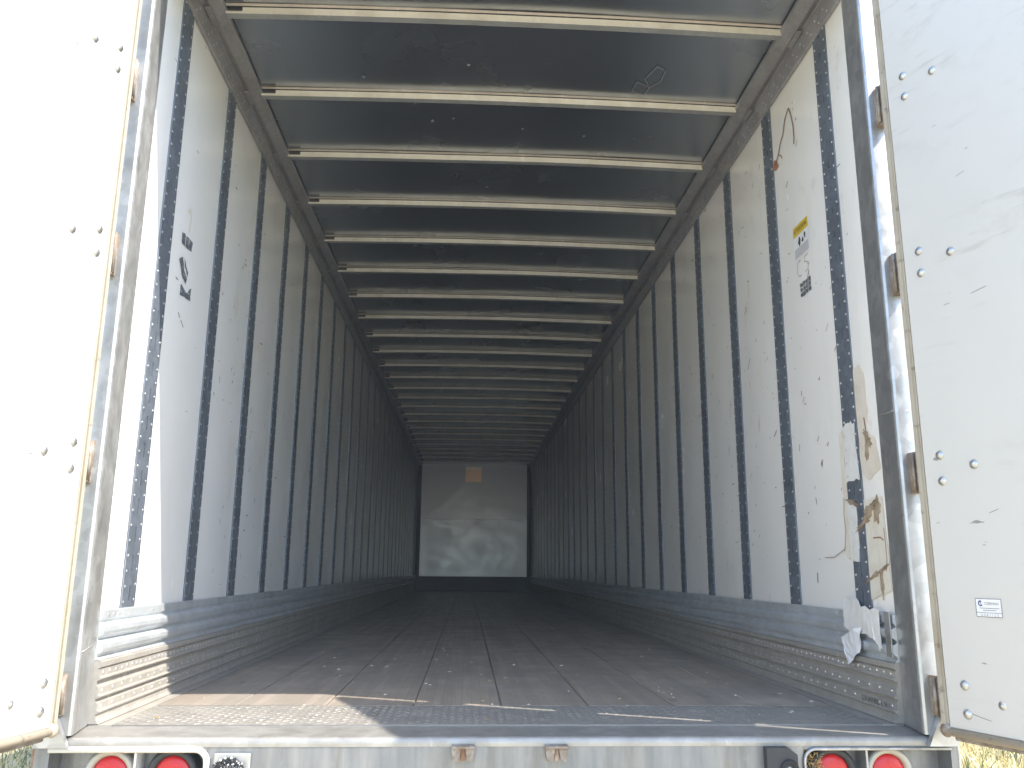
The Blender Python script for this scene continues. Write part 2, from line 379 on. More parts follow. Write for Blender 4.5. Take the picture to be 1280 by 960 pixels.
# ---- floor boards
EDG = [-1.163, -.90, -.60, -.30, 0.0, .302, .60, .90, 1.163]
for i in range(8):
    b = MB(); a, c = EDG[i]+.0018, EDG[i+1]-.0018; n = 26; z = -R.random()*.0015
    ys = [.362 + (L-.362)*(j/n)**1.6 for j in range(n+1)]
    vs = []
    for y in ys:
        for x, dz in ((a, -.035), (a, -.003), (a+.003, 0), ((a+c)/2, .0004), (c-.003, 0), (c, -.003), (c, -.035)):
            vs.append((x, y, z+dz+mnoise.noise((x*2, y*.7, i))*.0012))
    fs = [(j*7+q, j*7+q+1, (j+1)*7+q+1, (j+1)*7+q) for j in range(n) for q in range(6)] + [tuple(range(7))[::-1]]
    b.add(vs, fs); part(b, 'floor_plank', WOOD, fix=False)
for s in (-1, 1):
    b = MB(); b.prism([(s*1.233, -.04), (s*1.233, -.001), (s*1.1655, -.001), (s*1.1655, -.04)], 'y', .0, L); part(b, 'floor_edge_strip', BASER, fix=True)

# ---- tread plate at the threshold
b = MB(); b.box(-1.165, 1.165, .002, .359, -.03, -.001); tp = part(b, 'tread_plate', TREAD)
b = MB(); RT_ = random.Random(11)
for j in range(15):
    for i in range(92):
        x = -1.15 + i*.0253; y = .014 + j*.0236
        if y > .352: continue
        a = math.radians(45 if (i+j) % 2 else -45); lx, ly = math.cos(a)*.0125, math.sin(a)*.0125; nx, ny = -math.sin(a)*.0036, math.cos(a)*.0036
        hgt = .0019*(1.0 if x < -.35 else .55)*RT_.uniform(.3, 1)*(.6+.4*mnoise.noise((x*3, y*6, 1)))-.0004
        b.add([(x-lx, y-ly, -.0011), (x+nx, y+ny, -.0011), (x+lx, y+ly, -.0011), (x-nx, y-ny, -.0011),
               (x-lx*.5, y-ly*.5, hgt), (x+lx*.5, y+ly*.5, hgt)],
              [(0, 4, 1), (1, 4, 5), (1, 5, 2), (2, 5, 3), (3, 5, 4), (3, 4, 0)])
tb = part(b, 'tread_bars', TREAD, tp, fix=True); tb['kind'] = 'stuff'

# ---- side walls: liner panels between posts
def panel_mesh(name, wy, mat, s, seed):
    b = MB(); ny, nz = 6, 10; vs = []
    for j in range(nz+1):
        for i in range(ny+1):
            y = wy*i/ny; z = HS-.03 + (HR+.02-HS+.03)*j/nz
            d = .0025*math.sin(math.pi*i/ny)*math.sin(math.pi*j/nz) + mnoise.noise((y*2+seed*9, z*1.1, seed))*.0018
            vs.append((s*(HW+.004-d), y, z))
    fs = []
    for j in range(nz):
        for i in range(ny):
            q = (j*(ny+1)+i, j*(ny+1)+i+1, (j+1)*(ny+1)+i+1, (j+1)*(ny+1)+i); fs.append(q if s < 0 else q[::-1])
    b.add(vs, fs, 0, True); return b.mesh(name, mat)
# ---- posts: a flat slotted strip of galvanised steel
PW = .055
def post_mesh(s, long_slots):
    b = MB(); x0, x1 = s*(HW-.0025), s*(HW+.0018); z0, z1 = HS-.02, HR+.02
    b.box(x0, x1, -PW, -.0045, z0, z1); b.box(x0, x1, .0045, PW, z0, z1)
    z = z0; k = 0
    while z < z1-.02:
        sl = .05 if (long_slots and z < 1.25) else .026
        e = min(z+.094-sl, z1); b.box(x0, x1, -.0045, .0045, z, e); z = e+sl; k += 1
    b.box(s*(HW+.02), s*(HW+.022), -PW, PW, z0, z1, 1)
    return b.mesh('wall_post', [POST, DARK])
def rivet_mesh(s):
    b = MB()
    z = HS+.02; k = 0
    while z < HR+.01:
        for dy, dz in ((-.042, 0), (.042, .006)): b.dome((s*(HW-.0025), dy, z+dz), (-s, 0, 0), .0052, .0028, 6, 2)
        z += .049; k += 1
    return b.mesh('rivets', RIVET)
for s in (-1, 1):
    lm = LINER if s < 0 else LINER_R
    pm = [panel_mesh('liner_panel', PS-2*PW+.012, lm, s, q) for q in range(4)]
    po = [post_mesh(s, True), post_mesh(s, False)]; rv = rivet_mesh(s)
    first = link('liner_panel', panel_mesh('liner_panel', Y0-PW+.006+.001, lm, s, 9), TR, (0, -.001, 0))
    for k in range(NP):
        y = Y0 + k*PS
        if y+PW > L: break
        p = link('wall_post', po[0 if k < 3 else 1], TR, (0, y, 0))
        r = link('rivets', rv, p); r['kind'] = 'stuff'
        if k < NP-1 and y+PS < L:
            link('liner_panel', pm[R.randrange(4)], TR, (0, y+PW-.006, 0))
    yl = Y0+(NP-1)*PS+PW
    if yl < L: link('liner_panel', panel_mesh('liner_panel', L-yl+.01, lm, s, 7), TR, (0, yl-.006, 0))

# ---- kick plate and base rail along the foot of each wall
UP = [(.003, .326), (.008, .3255), (.009, .324), (.009, .300), (.003, .295), (.001, .290), (.004, .286), (.017, .281), (.020, .277), (.020, .263), (.017, .255), (.004, .247), (.001, .242), (.004, .237),
      (.018, .231), (.021, .227), (.021, .214), (.018, .206), (.005, .198), (.003, .192), (.006, .187), (.013, .181)]
LO = [(.013, .1799), (.019, .1775), (.020, .175), (.020, .162), (.011, .156), (.016, .154), (.016, .134), (.023, .132), (.024, .129), (.022, .126), (.012, .122), (.012, .110), (.016, .104), (.017, .102), (.017, .082),
      (.024, .080), (.025, .077), (.023, .074), (.013, .071), (.013, .065), (.018, .060), (.019, .058), (.019, .039), (.026, .037), (.027, .034), (.025, .031), (.018, .026), (.021, .012), (.030, .001)]
nys = 60; YS = [-.001 + (L+.001)*(j/nys)**1.7 for j in range(nys+1)]
for s in (-1, 1):
    wob = lambda y, z: mnoise.noise((y*1.3, z*4, s*5))*.0022
    b = MB(); b.strip(UP, YS, s, 0, False, wob); b.add([(s*HW, -.0012, UP[-1][1])]+[(s*(HW-d-wob(-.001, z)), -.0012, z) for d, z in UP[::-1]]+[(s*HW, -.0012, UP[0][1])], [tuple(range(len(UP)+2))]); part(b, 'kick_plate', KICK)
    b = MB(); b.strip(LO, YS, s, 0, False, wob); b.add([(s*HW, -.0012, LO[-1][1])]+[(s*(HW-d-wob(-.001, z)), -.0012, z) for d, z in LO[::-1]]+[(s*HW, -.0012, LO[0][1])], [tuple(range(len(LO)+2))]); br_ = part(b, 'base_rail', BASER)
    b = MB(); q = random.Random(5)
    for zz, d, st, jit in ((.144, .016, .042, .006), (.092, .017, .075, .014), (.0485, .019, .075, .014)):
        y = .03
        while y < 9:
            b.dome((s*(HW-d-wob(y, zz)), y, zz+q.uniform(-.002, .002)), (-s, 0, 0), .0062, .0036, 6, 2); y += st*(1 if y < 4 else 1.0)+q.uniform(-jit, jit)
    rr = part(b, 'rivets', RIVET, br_); rr['kind'] = 'stuff'
    # a few fasteners along the top flange
    b = MB()
    for y in [.045, .085, .125, .42, .78] + [1.2+i*.61 for i in range(14)]: b.dome((s*(HW-.009-wob(y, .312)), y, .311), (-s, 0, 0), .006, .003, 6, 2)
    rr = part(b, 'rivets', RIVET); rr['kind'] = 'stuff'

# ---- top rails
TPROF = [(.0005, 2.553), (.010, 2.556), (.012, 2.559), (.012, 2.640), (.010, 2.644), (.004, 2.645), (.003, 2.660), (.010, 2.668), (.030, 2.6585), (.036, 2.6575), (.044, 2.661), (.064, 2.674), (.078, 2.680), (.080, 2.684), (.080, 2.700)]
for s in (-1, 1):
    b = MB(); b.strip(TPROF, [-.001, L], s); tr_ = part(b, 'top_rail', RAILM)
    b = MB(); q = random.Random(8); y = .02
    while y < 11:
        for zz, o_ in ((2.578, 0), (2.61, .035)): b.dome((s*(HW-.012), y+o_, zz), (-s, 0, 0), .0052, .003, 6, 2)
        y += .075
    rr = part(b, 'rivets', RIVET, tr_); rr['kind'] = 'stuff'
    b = MB()     # bracket clips on the rail at every bow
    for k in range(12):
        yb = .385+k*.6096; b.bbox(s*(HW-.034), s*(HW-.013), yb-.06, yb+.05, 2.648, 2.654, .001)
    part(b, 'rail_clips', RAILM, tr_)['kind'] = 'stuff'

# ---- roof sheet and bows
def arch(x): return .014*(1-(x/1.16)**2)
b = MB(); nx, ny = 24, 130; vs = []
ysr = [-.02 + (L+.02)*j/ny for j in range(ny+1)]
for y in ysr:
    for i in range(nx+1):
        x = -1.19 + 2.38*i/nx
        amp = .004 + (.010 if y > 8 else 0)
        vs.append((x, y, ZR + arch(x) + .002 + mnoise.noise((x*1.2, y*1.5, 3))*amp*max(0, 1-(x/1.16)**4)))
b.add(vs, [(j*(nx+1)+i, (j+1)*(nx+1)+i, (j+1)*(nx+1)+i+1, j*(nx+1)+i+1) for j in range(ny) for i in range(nx)], 0, True)
part(b, 'roof_sheet', ROOF)
def bow_mesh(seed, sag):
    """hat shaped roof bow: top flange, rear web with a slotted left end, bottom flange, front web"""
    b = MB(); n = 24; X0, X1 = -1.158, 1.158
    xs = [X0+(X1-X0)*i/n for i in range(n+1)]
    q = lambda x: arch(x) + mnoise.noise((x*1.5, seed*3.7, 0))*sag*max(0, 1-(x/1.16)**2)
    yq = lambda x: mnoise.noise((x*.9, seed*2.1, 9))*.004
    def sheet(p0, p1, xs, mi=0, e0=None):
        vs = []
        for x in xs: vs += [(x, p0[0]+yq(x), p0[1]+q(x)), (x, p1[0]+yq(x), p1[1]+q(x))]
        b.add(vs, [(2*i, 2*i+2, 2*i+3, 2*i+1) for i in range(len(xs)-1)], mi)
    zt, zb = ZR-.001, ZR-.036
    sheet((-.018, zt-.002), (-.0035, zt-.002), xs, 2)                 # top flange edge, pinkish, towards the rear
    sheet((-.018, zt+.001), (-.018, zt-.002), xs, 2)
    XW = X0+.068; xw = [XW]+[x for x in xs if x > XW+.01]
    sheet((-.0035, zt-.002), (-.003, zt-.006), xs, 1)                 # dark strip painted as the shadow above the web
    sheet((-.001, zt-.006), (.0, zb+.012), xw, 0)                     # rear web
    sheet((.0, zb+.012), (.0, zb), xs, 0)
    # rounded end of the slot
    pts = [(XW - .004*math.cos(t)*0 + .006*math.sin(t), zb+.012 + (zt-.006-zb-.012)*(t/math.pi)) for t in [math.pi*i/6 for i in range(7)]]
    sheet((.018, zt), (.018, zb+.006), [X0, X0+.03, XW+.01], 4)       # dark sheet painted as the shade inside the slot
    sheet((.0, zb), (.034, zb), xs, 3)                                # underside
    sheet((.034, zb), (.034, zt), xs, 3)                              # front web
    return b.mesh('roof_bow', [BOW, DARK, BOWP, GALVB, BOWI])
BOWP = mat_galv('pinkish_bow_flange', (0.62, 0.56, 0.50), (0.45, 0.6), 40, 0.2, 0.3, (0.35, 0.28, 0.22), 0.15)
BOWI = Mat('shaded_bow_inside', (0.13, 0.12, 0.115), 0.7).m
GALVB = mat_galv('grey_bow_underside', (0.40, 0.41, 0.40), (0.4, 0.6), 40, 0.55, 0.4, (0.25, 0.23, 0.2), 0.2)
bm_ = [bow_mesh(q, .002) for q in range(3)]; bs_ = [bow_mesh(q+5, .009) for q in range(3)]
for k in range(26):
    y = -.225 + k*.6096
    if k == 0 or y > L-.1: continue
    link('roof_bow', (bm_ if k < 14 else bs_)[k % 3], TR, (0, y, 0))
# faint chalky outlines of old labels on the roof sheet, plus spots, few real, most painted lens dust and flare
def line(b, pts, wd, fx, mi=0):
    """a thin flat ribbon through 2-D points; fx maps (u,v) to 3-D"""
    for (u0, v0), (u1, v1) in zip(pts[:-1], pts[1:]):
        d = math.hypot(u1-u0, v1-v0) or 1; nu, nv = -(v1-v0)/d*wd/2, (u1-u0)/d*wd/2
        b.add([fx(u0-nu, v0-nv), fx(u0+nu, v0+nv), fx(u1+nu, v1+nv), fx(u1-nu, v1-nv)], [(0, 1, 2, 3)], mi)
def poly(b, pts, fx, mi=0): b.add([fx(*p) for p in pts], [tuple(range(len(pts)))], mi)
def blob(cu, cv, ru, rv, n, seed, jag=.35, rot=0.0):
    q = random.Random(seed); out = []
    for i in range(n):
        a = 2*math.pi*i/n; k = 1 + q.uniform(-jag, jag)
        u, v = ru*k*math.cos(a), rv*k*math.sin(a)
        out.append((cu + u*math.cos(rot)-v*math.sin(rot), cv + u*math.sin(rot)+v*math.cos(rot)))
    return out
b = MB(); fr = lambda u, v: (u, v, ZR + arch(u) - .0055)
for quad in ([(.622, .905), (.685, .945), (.70, .87), (.63, .83)], [(.665, .80), (.70, .70), (.745, .73), (.74, .82), (.70, .87)]):
    line(b, quad+[quad[0]], .0024, fr)
part(b, 'label_residue', SPOT)
for k, (u, v, r_) in enumerate(((-.163, .748, .010), (-.12, .79, .006), (-.655, .868, .009), (-.348, 1.248, .013), (-.24, 1.22, .008), (.12, 1.30, .008), (.20, 1.62, .007), (-.05, 2.0, .012), (.45, 1.35, .009))):
    b = MB(); poly(b, blob(u, v, r_*.7, r_*.9, 12, k+70, .4), fr); part(b, 'roof_and_flare_spot', SPOT)

# ---- front wall
b = MB(); b.box(-1.17, 1.17, L-.012, L+.01, .306, 1.512); part(b, 'front_sheet', FRONT)
b = MB(); b.box(-1.17, 1.17, L-.010, L+.01, 1.518, 2.735); part(b, 'front_sheet', FRONT)
b = MB(); b.bbox(-1.17, 1.17, L-.05, L+.01, -.03, .303, .004); part(b, 'front_kick_plate', DARKM)
b = MB(); b.box(-1.17, 1.17, L-.016, L+.011, 2.737, 2.755); part(b, 'front_header_strip', GALV)
for s in (-1, 1):
    b = MB(); b.bbox(s*1.155, s*1.233, L-.075, L+.01, -.03, 2.76, .006); part(b, 'corner_post', DARKM)
b = MB(); b.bbox(-.20, .156, L-.034, L-.0125, 2.32, 2.575, .002); b.bbox(-.20, .156, L-.040, L-.0125, 2.58, 2.65, .002, 1)
db = part(b, 'document_box', [CARD, CARDL]); db['label'] = 'small tan box mounted high on the front wall'

# ---- rear frame
for s in (-1, 1):
    b = MB(); P = [(s*1.2345, .0), (s*1.206, YR+.012), (s*1.208, YR+.004), (s*1.215, YR), (s*1.30, YR), (s*1.30, -.021), (s*1.274, -.021), (s*1.274, -.001)]
    b.prism(P if s < 0 else P[::-1], 'z', -.0005, 2.585); part(b, 'rear_post', GALV if s > 0 else GALVF, fix=True)
    # a weld seam line round each post
    b = MB(); zz = {-1: .23, 1: .965}[s]
    b.tube([(s*1.231, -.02, zz), (s*1.2055, YR+.012, zz-.01), (s*1.25, YR-.0005, zz-.012)], .0022, 6); part(b, 'weld_seam', GALVF)
b = MB(); b.bbox(-1.30, 1.30, YR, -.022, 2.587, 2.80, .006); part(b, 'rear_header', GALVF)
# sill: ledge with a rounded nose, face in pieces round the two lamp recesses
nose = [(0.0, -.0045), (-.13, -.0055)] + [(YR+.016-.016*math.sin(t), -.0215+.016*math.cos(t)) for t in [math.pi/2*i/6 for i in range(7)]] + [(YR, -.030), (-.02, -.030), (.0, -.030)]
b = MB(); b.prism(nose, 'x', -1.30, 1.30); LEDGE = mat_galv('worn_sill_ledge', (0.36, 0.345, 0.32), (0.35, 0.55), 30, 0.5, 0.6, (0.20, 0.18, 0.155), 0.25)
sill = part(b, 'rear_sill', LEDGE, fix=True)
RX = {-1: (-1.258, -.832), 1: (.845, 1.278)}; RZT, RZB = -.040, -.185
b = MB(); yb = YR+.0015
b.box(-.8315, .8445, yb, -.05, -.45, -.0305)
b.box(-1.2995, -1.2585, yb, -.05, -.45, -.0305); b.box(1.2785, 1.2995, yb, -.05, -.45, -.0305)
b.box(-1.258, -.832, yb, -.05, RZT, -.0305); b.box(.845, 1.278, yb, -.05, RZT, -.0305)
b.box(-1.258, -.832, yb, -.05, -.45, RZB); b.box(.845, 1.278, yb, -.05, -.45, RZB)
b.box(-1.258, -.832, YR+.075, -.052, RZB, RZT); b.box(.845, 1.278, YR+.075, -.052, RZB, RZT)
part(b, 'sill_face', SILL, sill)
for s in (-1, 1):
    x0, x1 = RX[s]; r = .034
    c = (x1-r if s < 0 else x0+r, RZT-r)
    arc = [(c[0]+(-s)*r*math.sin(t), c[1]+r*math.cos(t)) for t in [math.pi/2*i/7 for i in range(8)]]
    path = [(x0-.0 if s < 0 else x1, RZT)] + arc + [(c[0]-s*r, RZB)]
    b = MB(); yy = YR-.004; rad = .0085 if s < 0 else .0045
    b.tube([(u, yy, v+rad*.6) for u, v in path], rad, 10); part(b, 'recess_rim', WHITEP if s < 0 else GALV, sill)
    b = MB(); xd = -1.028 if s < 0 else 1.031
    b.box(xd-.003, xd+.003, YR+.004, YR+.074, RZB, RZT-.001); part(b, 'recess_divider', WHITEP if s < 0 else GALV, sill)
    b = MB(); xe = s*1.3005; b.bbox(min(xe, xe+s*.005), max(xe, xe+s*.005), YR+.002, -.03, -.45, -.006, .001); part(b, 'sill_end_plate', RUST if s < 0 else GALV, sill)
    # corner gusset on the rear face
    b = MB(); P = [(s*1.206, -.028), (s*1.247, .058), (s*1.256, .058), (s*1.29, .02), (s*1.296, -.028)]
    b.prism(P if s > 0 else P[::-1], 'y', YR-.022, YR-.001); part(b, 'corner_gusset', GALV, fix=True)
# four round tail lamps
for x, dark in ((-1.104, 0), (-.934, 1), (.940, 1), (1.106, 0)):
    c = (x, YR+.074, -.108)
    lamp = bpy.data.objects.new('tail_lamp', None); COL.objects.link(lamp); lamp.parent = TR
    b = MB(); b.ring(c, [(.072, 0), (.072, .034), (.070, .044), (.065, .050), (.058, .050), (.052, .046), (.049, .036)]); part(b, 'lamp_ring', RUBBER if dark else LRING, lamp)
    b = MB(); prof = [(.049, .036)] + [(.049*math.cos(t), .036+.012*math.sin(t)) for t in [math.pi/2*i/8 for i in range(1, 9)]]
    b.ring(c, prof); part(b, 'lamp_lens', LENS, lamp)
    b = MB()
    for a in (0.25, 1.2, 1.94, 2.9): b.dome((c[0]+.066*math.cos(a), c[1]-.044, c[2]+.066*math.sin(a)), (0, -1, 0), .004, .003, 8, 2)
    rr = part(b, 'lamp_screws', RIVET, lamp); rr['kind'] = 'stuff'
    if dark: lamp['label'] = 'round red tail lamp in a black rubber grommet'
    else: lamp['label'] = 'round red tail lamp in a pale metal ring'
# two small hooks on the sill face
for x in (-.128, .134):
    b = MB(); b.bbox(x-.033, x+.033, YR-.030, YR-.0005, -.031, -.024, .002)
    b.prism([(x-.032, -.0315), (x-.006, -.0315), (x-.010, -.062), (x-.026, -.066)], 'y', YR-.024, YR, 0)
    b.prism([(x+.006, -.0315), (x+.032, -.0315), (x+.026, -.068), (x+.012, -.06)], 'y', YR-.02, YR, 0)
    b.box(x-.006, x+.006, YR-.012, YR, -.066, -.0315, 1)
    part(b, 'sill_bracket', [HINGE, RUST], fix=True)
# dark plug box on the right and the grimy socket plate on the left
b = MB(); P = [(.728, -.030), (.792, -.030), (.816, -.048), (.816, -.16), (.728, -.16)]
b.prism(P, 'y', YR-.030, YR-.0005)
bx_ = part(b, 'plug_box', RUBBER, fix=True)
b = MB(); b.ring((.790, YR-.030, -.085), [(.026, 0), (.026, .006), (.016, .008), (.012, .002)], 20); part(b, 'plug_socket', DARK, bx_)
b = MB(); b.dome((.790, YR-.031, -.085), (0, -1, 0), .008, .006, 8, 2); part(b, 'plug_pin', RIVET, bx_)
b = MB(); b.bbox(-.812, -.712, YR-.010, YR-.0005, -.16, -.044, .003); sp_ = part(b, 'socket_plate', GALVF)
b = MB(); b.ring((-.768, YR-.010, -.098), [(.044, 0), (.043, .008), (.024, .010), (.022, .002), (.0, .002)], 24); part(b, 'socket_ring', DARK, sp_)
b = MB(); q = random.Random(21)
for _ in range(420):
    a = q.uniform(0, math.pi*2); r = q.uniform(.016, .048); c = Vector((-.768+r*math.cos(a), YR-.019-q.uniform(0, .006), -.098+r*math.sin(a)))
    b.dome(c, (q.gauss(0, .5), -1, q.gauss(0, .5)), q.uniform(.0015, .004), q.uniform(.002, .006), 5, 1, 0 if q.random() < .7 else 1)
cr = part(b, 'crumbled_foam', [RUBBER, CHALK], sp_); cr['kind'] = 'stuff'

# ---- rear doors, swung open
def make_door(s, ax, ay, ang, e0, mat, bolts):
    d = Vector((s*math.sin(ang), -math.cos(ang), 0)); nrm = Vector((-s*math.cos(ang), -math.sin(ang), 0))   # inner face normal, towards the camera axis
    F = lambda u, v, h=0: tuple(Vector((ax, ay, 0)) + d*u + Vector((0, 0, v)) + nrm*h)
    root = bpy.data.objects.new('rear_door', None); COL.objects.link(root); root.parent = TR
    root['label'] = ('sunlit white rear door, swung open on the left' if s < 0 else 'shaded scuffed white rear door, swung open on the right')
    WD, Z0, Z1, T = 1.22, .012, 2.545, .032
    def slab(u0, u1, v0, v1, h0, h1, name, m, ch=.003):
        bm = bmesh.new(); bmesh.ops.create_cube(bm, size=1)
        for v in bm.verts: v.co = Vector(((u0+u1)/2+v.co.x*(u1-u0), (v0+v1)/2+v.co.y*(v1-v0), (h0+h1)/2+v.co.z*(h1-h0)))
        bmesh.ops.bevel(bm, geom=bm.edges[:], offset=ch, segments=2, affect='EDGES')
        for v in bm.verts: v.co = Vector(F(*v.co))
        b = MB(); b.bm(bm); return part(b, name, m, root, fix=True)
    slab(e0+.026, WD-.02, Z0+.020, Z1, -T, 0, 'door_skin', mat)
    slab(e0, e0+.0245, Z0+.02, Z1, -T-.004, .004, 'edge_seal', TRIM, .006)
    slab(WD-.018, WD+.01, Z0+.02, Z1, -T-.004, .004, 'edge_seal', TRIM, .006)
    # bottom rail: a round seal over a darker channel
    b = MB(); b.tube([F(e0+.02, Z0+.010, -.004), F(WD, Z0+.010, -.004)], .0125, 10); part(b, 'bottom_seal', TRIM, root, fix=True)
    slab(e0+.03, WD, Z0-.014, Z0+.004, -T, -.012, 'bottom_channel', HINGE, .002)
    b = MB(); b.dome(F(e0+.014, Z0+.012, -.002), tuple(nrm), .020, .012, 12, 3); b.dome(F(e0+.014, Z0+.012, -.002), tuple(-nrm), .020, .012, 12, 3); part(b, 'seal_corner', TRIM if s < 0 else HINGE, root)
    for i, (u, v) in enumerate(bolts):
        b = MB()
        if u > .1 and v < .2: b.dome(F(u, v, -.0005), tuple(nrm), .0125, .003, 16, 2); b.dome(F(u, v, .002), tuple(nrm), .006, .003, 10, 2)
        else: b.dome(F(u, v, -.0005), tuple(nrm), .0138, .0085, 16, 4)
        part(b, 'bolt', BOLTM, root)
    # outer half of the hinge hardware behind the door
    return root, F
ANG_R, ANG_L = math.radians(22), math.radians(13)
doorR, FR = make_door(1, 1.24, -.25, ANG_R, -.030, DOOR, [(u+(.106 if c == 2 else 0), v) for u, a_, b_, m_ in ((.0605, 2.04, 1.967, 1.998), (.054, 1.435, 1.364, 1.397), (.054, .796, .72, .758), (.058, .152, .076, .113)) for c, v in enumerate((a_, b_, m_))])
doorL, FL = make_door(-1, -1.235, -.25, ANG_L, -.037, DOOR_L, [(u+(.111 if c == 2 else 0), v) for u, a_, b_, m_ in ((.043, 2.046, 1.971, 2.002), (.036, 1.44, 1.366, 1.395), (.034, .799, .724, .759), (.035, .152, .08, .113)) for c, v in enumerate((a_, b_, m_))])
# hinges
for s in (-1, 1):
    E_ = FR(-.03, 0, -.016) if s > 0 else FL(-.037, 0, -.016)
    for zc, hh in ((2.0, .07), (1.40, .068), (.757, .062), (.11, .055)):
        b = MB(); ex, ey = E_[0], E_[1]
        P = [(s*1.232, YR-.0005), (s*1.278, YR-.0005), (ex+s*.022, ey-.003), (ex-s*.004, ey-.003)]
        b.prism(P if s < 0 else P[::-1], 'z', zc-hh, zc+hh)
        for q, (fx_, fy_) in enumerate(((1.236, YR-.012), (1.231, YR-.030))):
            b.tube([(s*fx_, fy_, zc-hh+.004), (s*fx_, fy_, zc+hh-.004)], .0055, 8)
        b.tube([(ex+s*.004, ey+.002, zc-hh-.008), (ex+s*.004, ey+.002, zc+hh+.008)], .009, 10)
        part(b, 'hinge', HINGE, fix=True)

# ---- lettering helper
def text_mesh(body, size, fx, w=None):
    cu = bpy.data.curves.new('lettering', 'FONT'); cu.body = body; cu.size = size; cu.align_x = 'CENTER'; cu.align_y = 'CENTER'; cu.resolution_u = 2
    o = bpy.data.objects.new('lettering', cu); COL.objects.link(o)
    dg = bpy.context.evaluated_depsgraph_get(); me = bpy.data.meshes.new_from_object(o.evaluated_get(dg))
    vs = [v.co.copy() for v in me.vertices]; fs = [tuple(p.vertices) for p in me.polygons]
    bpy.data.objects.remove(o); bpy.data.curves.remove(cu); bpy.data.meshes.remove(me)
    if w:
        wx = max(v.x for v in vs)-min(v.x for v in vs); k = w/wx
        for v in vs: v.x *= k
    return vs, fs
def put_text(b, body, size, cu_, cv_, fx, mi, w=None):
    vs, fs = text_mesh(body, size, fx, w); b.add([fx(cu_+v.x, cv_+v.y) for v in vs], fs, mi)
# maker's label on the right door
b = MB(); cu_, cv_, wu, wv = .157, .3645, .077, .050
f0 = lambda u, v: FR(u, v, .0012); f1 = lambda u, v: FR(u, v, .0018)
# text runs outward along the door as seen from inside
poly(b, [(cu_-wu/2, cv_-wv/2), (cu_+wu/2, cv_-wv/2), (cu_+wu/2, cv_+wv/2), (cu_-wu/2, cv_+wv/2)], f0, 0)
fr_ = [(cu_-wu/2+.001, cv_-wv/2+.001), (cu_+wu/2-.001, cv_-wv/2+.001), (cu_+wu/2-.001, cv_+wv/2-.001), (cu_-wu/2+.001, cv_+wv/2-.001)]
line(b, fr_+[fr_[0]], .0012, f1, 2); line(b, [(cu_-wu/2, cv_-.013), (cu_+wu/2, cv_-.013)], .0010, f1, 2)
lx_, ly_ = cu_-.024, cv_+.0115
line(b, [(lx_+.005*math.cos(t), ly_+.0065*math.sin(t)) for t in [math.radians(40+28*i) for i in range(11)]], .0032, f1, 1)
line(b, [(lx_-.001, ly_+.004), (lx_+.006, ly_-.007)], .0016, f1, 1)
put_text(b, 'CZERMAN', .0105, cu_+.009, cv_+.011, f1, 3, .042)
for v_, ww in ((cv_-.001, .058), (cv_-.0065, .040)): line(b, [(cu_-ww/2+.002, v_), (cu_+ww/2+.002, v_)], .0016, f1, 3)
put_text(b, 'U 5 8 1 1 2 2', .0085, cu_+.001, cv_-.0195, f1, 3, .052)
st = part(b, 'maker_label', [PAPER, INKB, INK, INKG], doorR); st['label'] = 'small white printed label low on the right door'
# short scratches on the doors
b = MB(); line(b, [(.072, .080), (.10, .074), (.128, .069)], .0012, lambda u, v: FR(u, v, .0009))
for (u, v, w_, a_) in ((.02, .60, .012, 0), (.205, 1.62, .03, .2), (.21, 1.25, .05, .15), (.12, 1.24, .02, .1), (.19, .62, .03, 0.3)):
    line(b, [(u, v), (u+w_*math.cos(a_), v+w_*math.sin(a_))], .0012, lambda u, v: FR(u, v, .0009))
part(b, 'scratch', MARKD, doorR)
b = MB()
for pts in ([(.185, .745), (.20, .744)], [(.165, .746), (.175, .745)], [(.125, .40), (.120, .404), (.116, .396), (.121, .389)], [(.225, 1.98), (.245, 2.0), (.24, 2.03)], [(.21, 1.93), (.228, 1.945), (.22, 1.93)]):
    line(b, pts, .0014, lambda u, v: FL(u, v, .0009))
part(b, 'scratch', MARKD, doorL)

# ---- marks and labels on the right wall (u = y into the trailer, v = z)
WR = lambda h: (lambda u, v: (HW+.0035-.0025-h, u, v))
# NB the reader stands inside looking at +x, so letters run towards smaller y
TX = lambda h: (lambda u, v: (HW-.002-h, -u, v))
b = MB()
P0 = [(.592, 1.866), (.432, 1.866), (.432, 1.765), (.592, 1.765)]
poly(b, [(.592, 1.885), (.432, 1.885), (.432, 1.735), (.592, 1.735)], WR(.0012), 0)
poly(b, [(.588, 1.881), (.436, 1.881), (.436, 1.836), (.588, 1.836)], WR(.0018), 1)
put_text(b, 'ATTENTION', .026, -.512, 1.857, TX(.0005), 2, .128)
for (u, v, ru, rv) in ((.53, 1.802, .012, .020), (.495, 1.80, .010, .010), (.472, 1.812, .008, .012)): poly(b, blob(u, v, ru, rv, 9, int(u*1000), .3), WR(.0018), 2)
for v in (1.778, 1.771, 1.764, 1.757, 1.750, 1.743): line(b, [(.582, v), (.442, v)], .0026, WR(.0018), 3)
wl = part(b, 'warning_label', [PAPER, YEL, INK, INKG]); wl['label'] = 'yellow headed warning label on the right wall near the rear'
b = MB()   # hand written strokes under the label
line(b, [(.545-.026*math.cos(t), 1.690+.034*math.sin(t)) for t in [math.radians(-60-24*i) for i in range(11)]], .003, WR(.0008))
line(b, [(.455, 1.724), (.492, 1.722), (.495, 1.70), (.47, 1.695), (.458, 1.678), (.468, 1.660), (.492, 1.658)], .003, WR(.0008))
part(b, 'handwriting', INKG)
b = MB()   # ragged grid of sticker residue
q = random.Random(2)
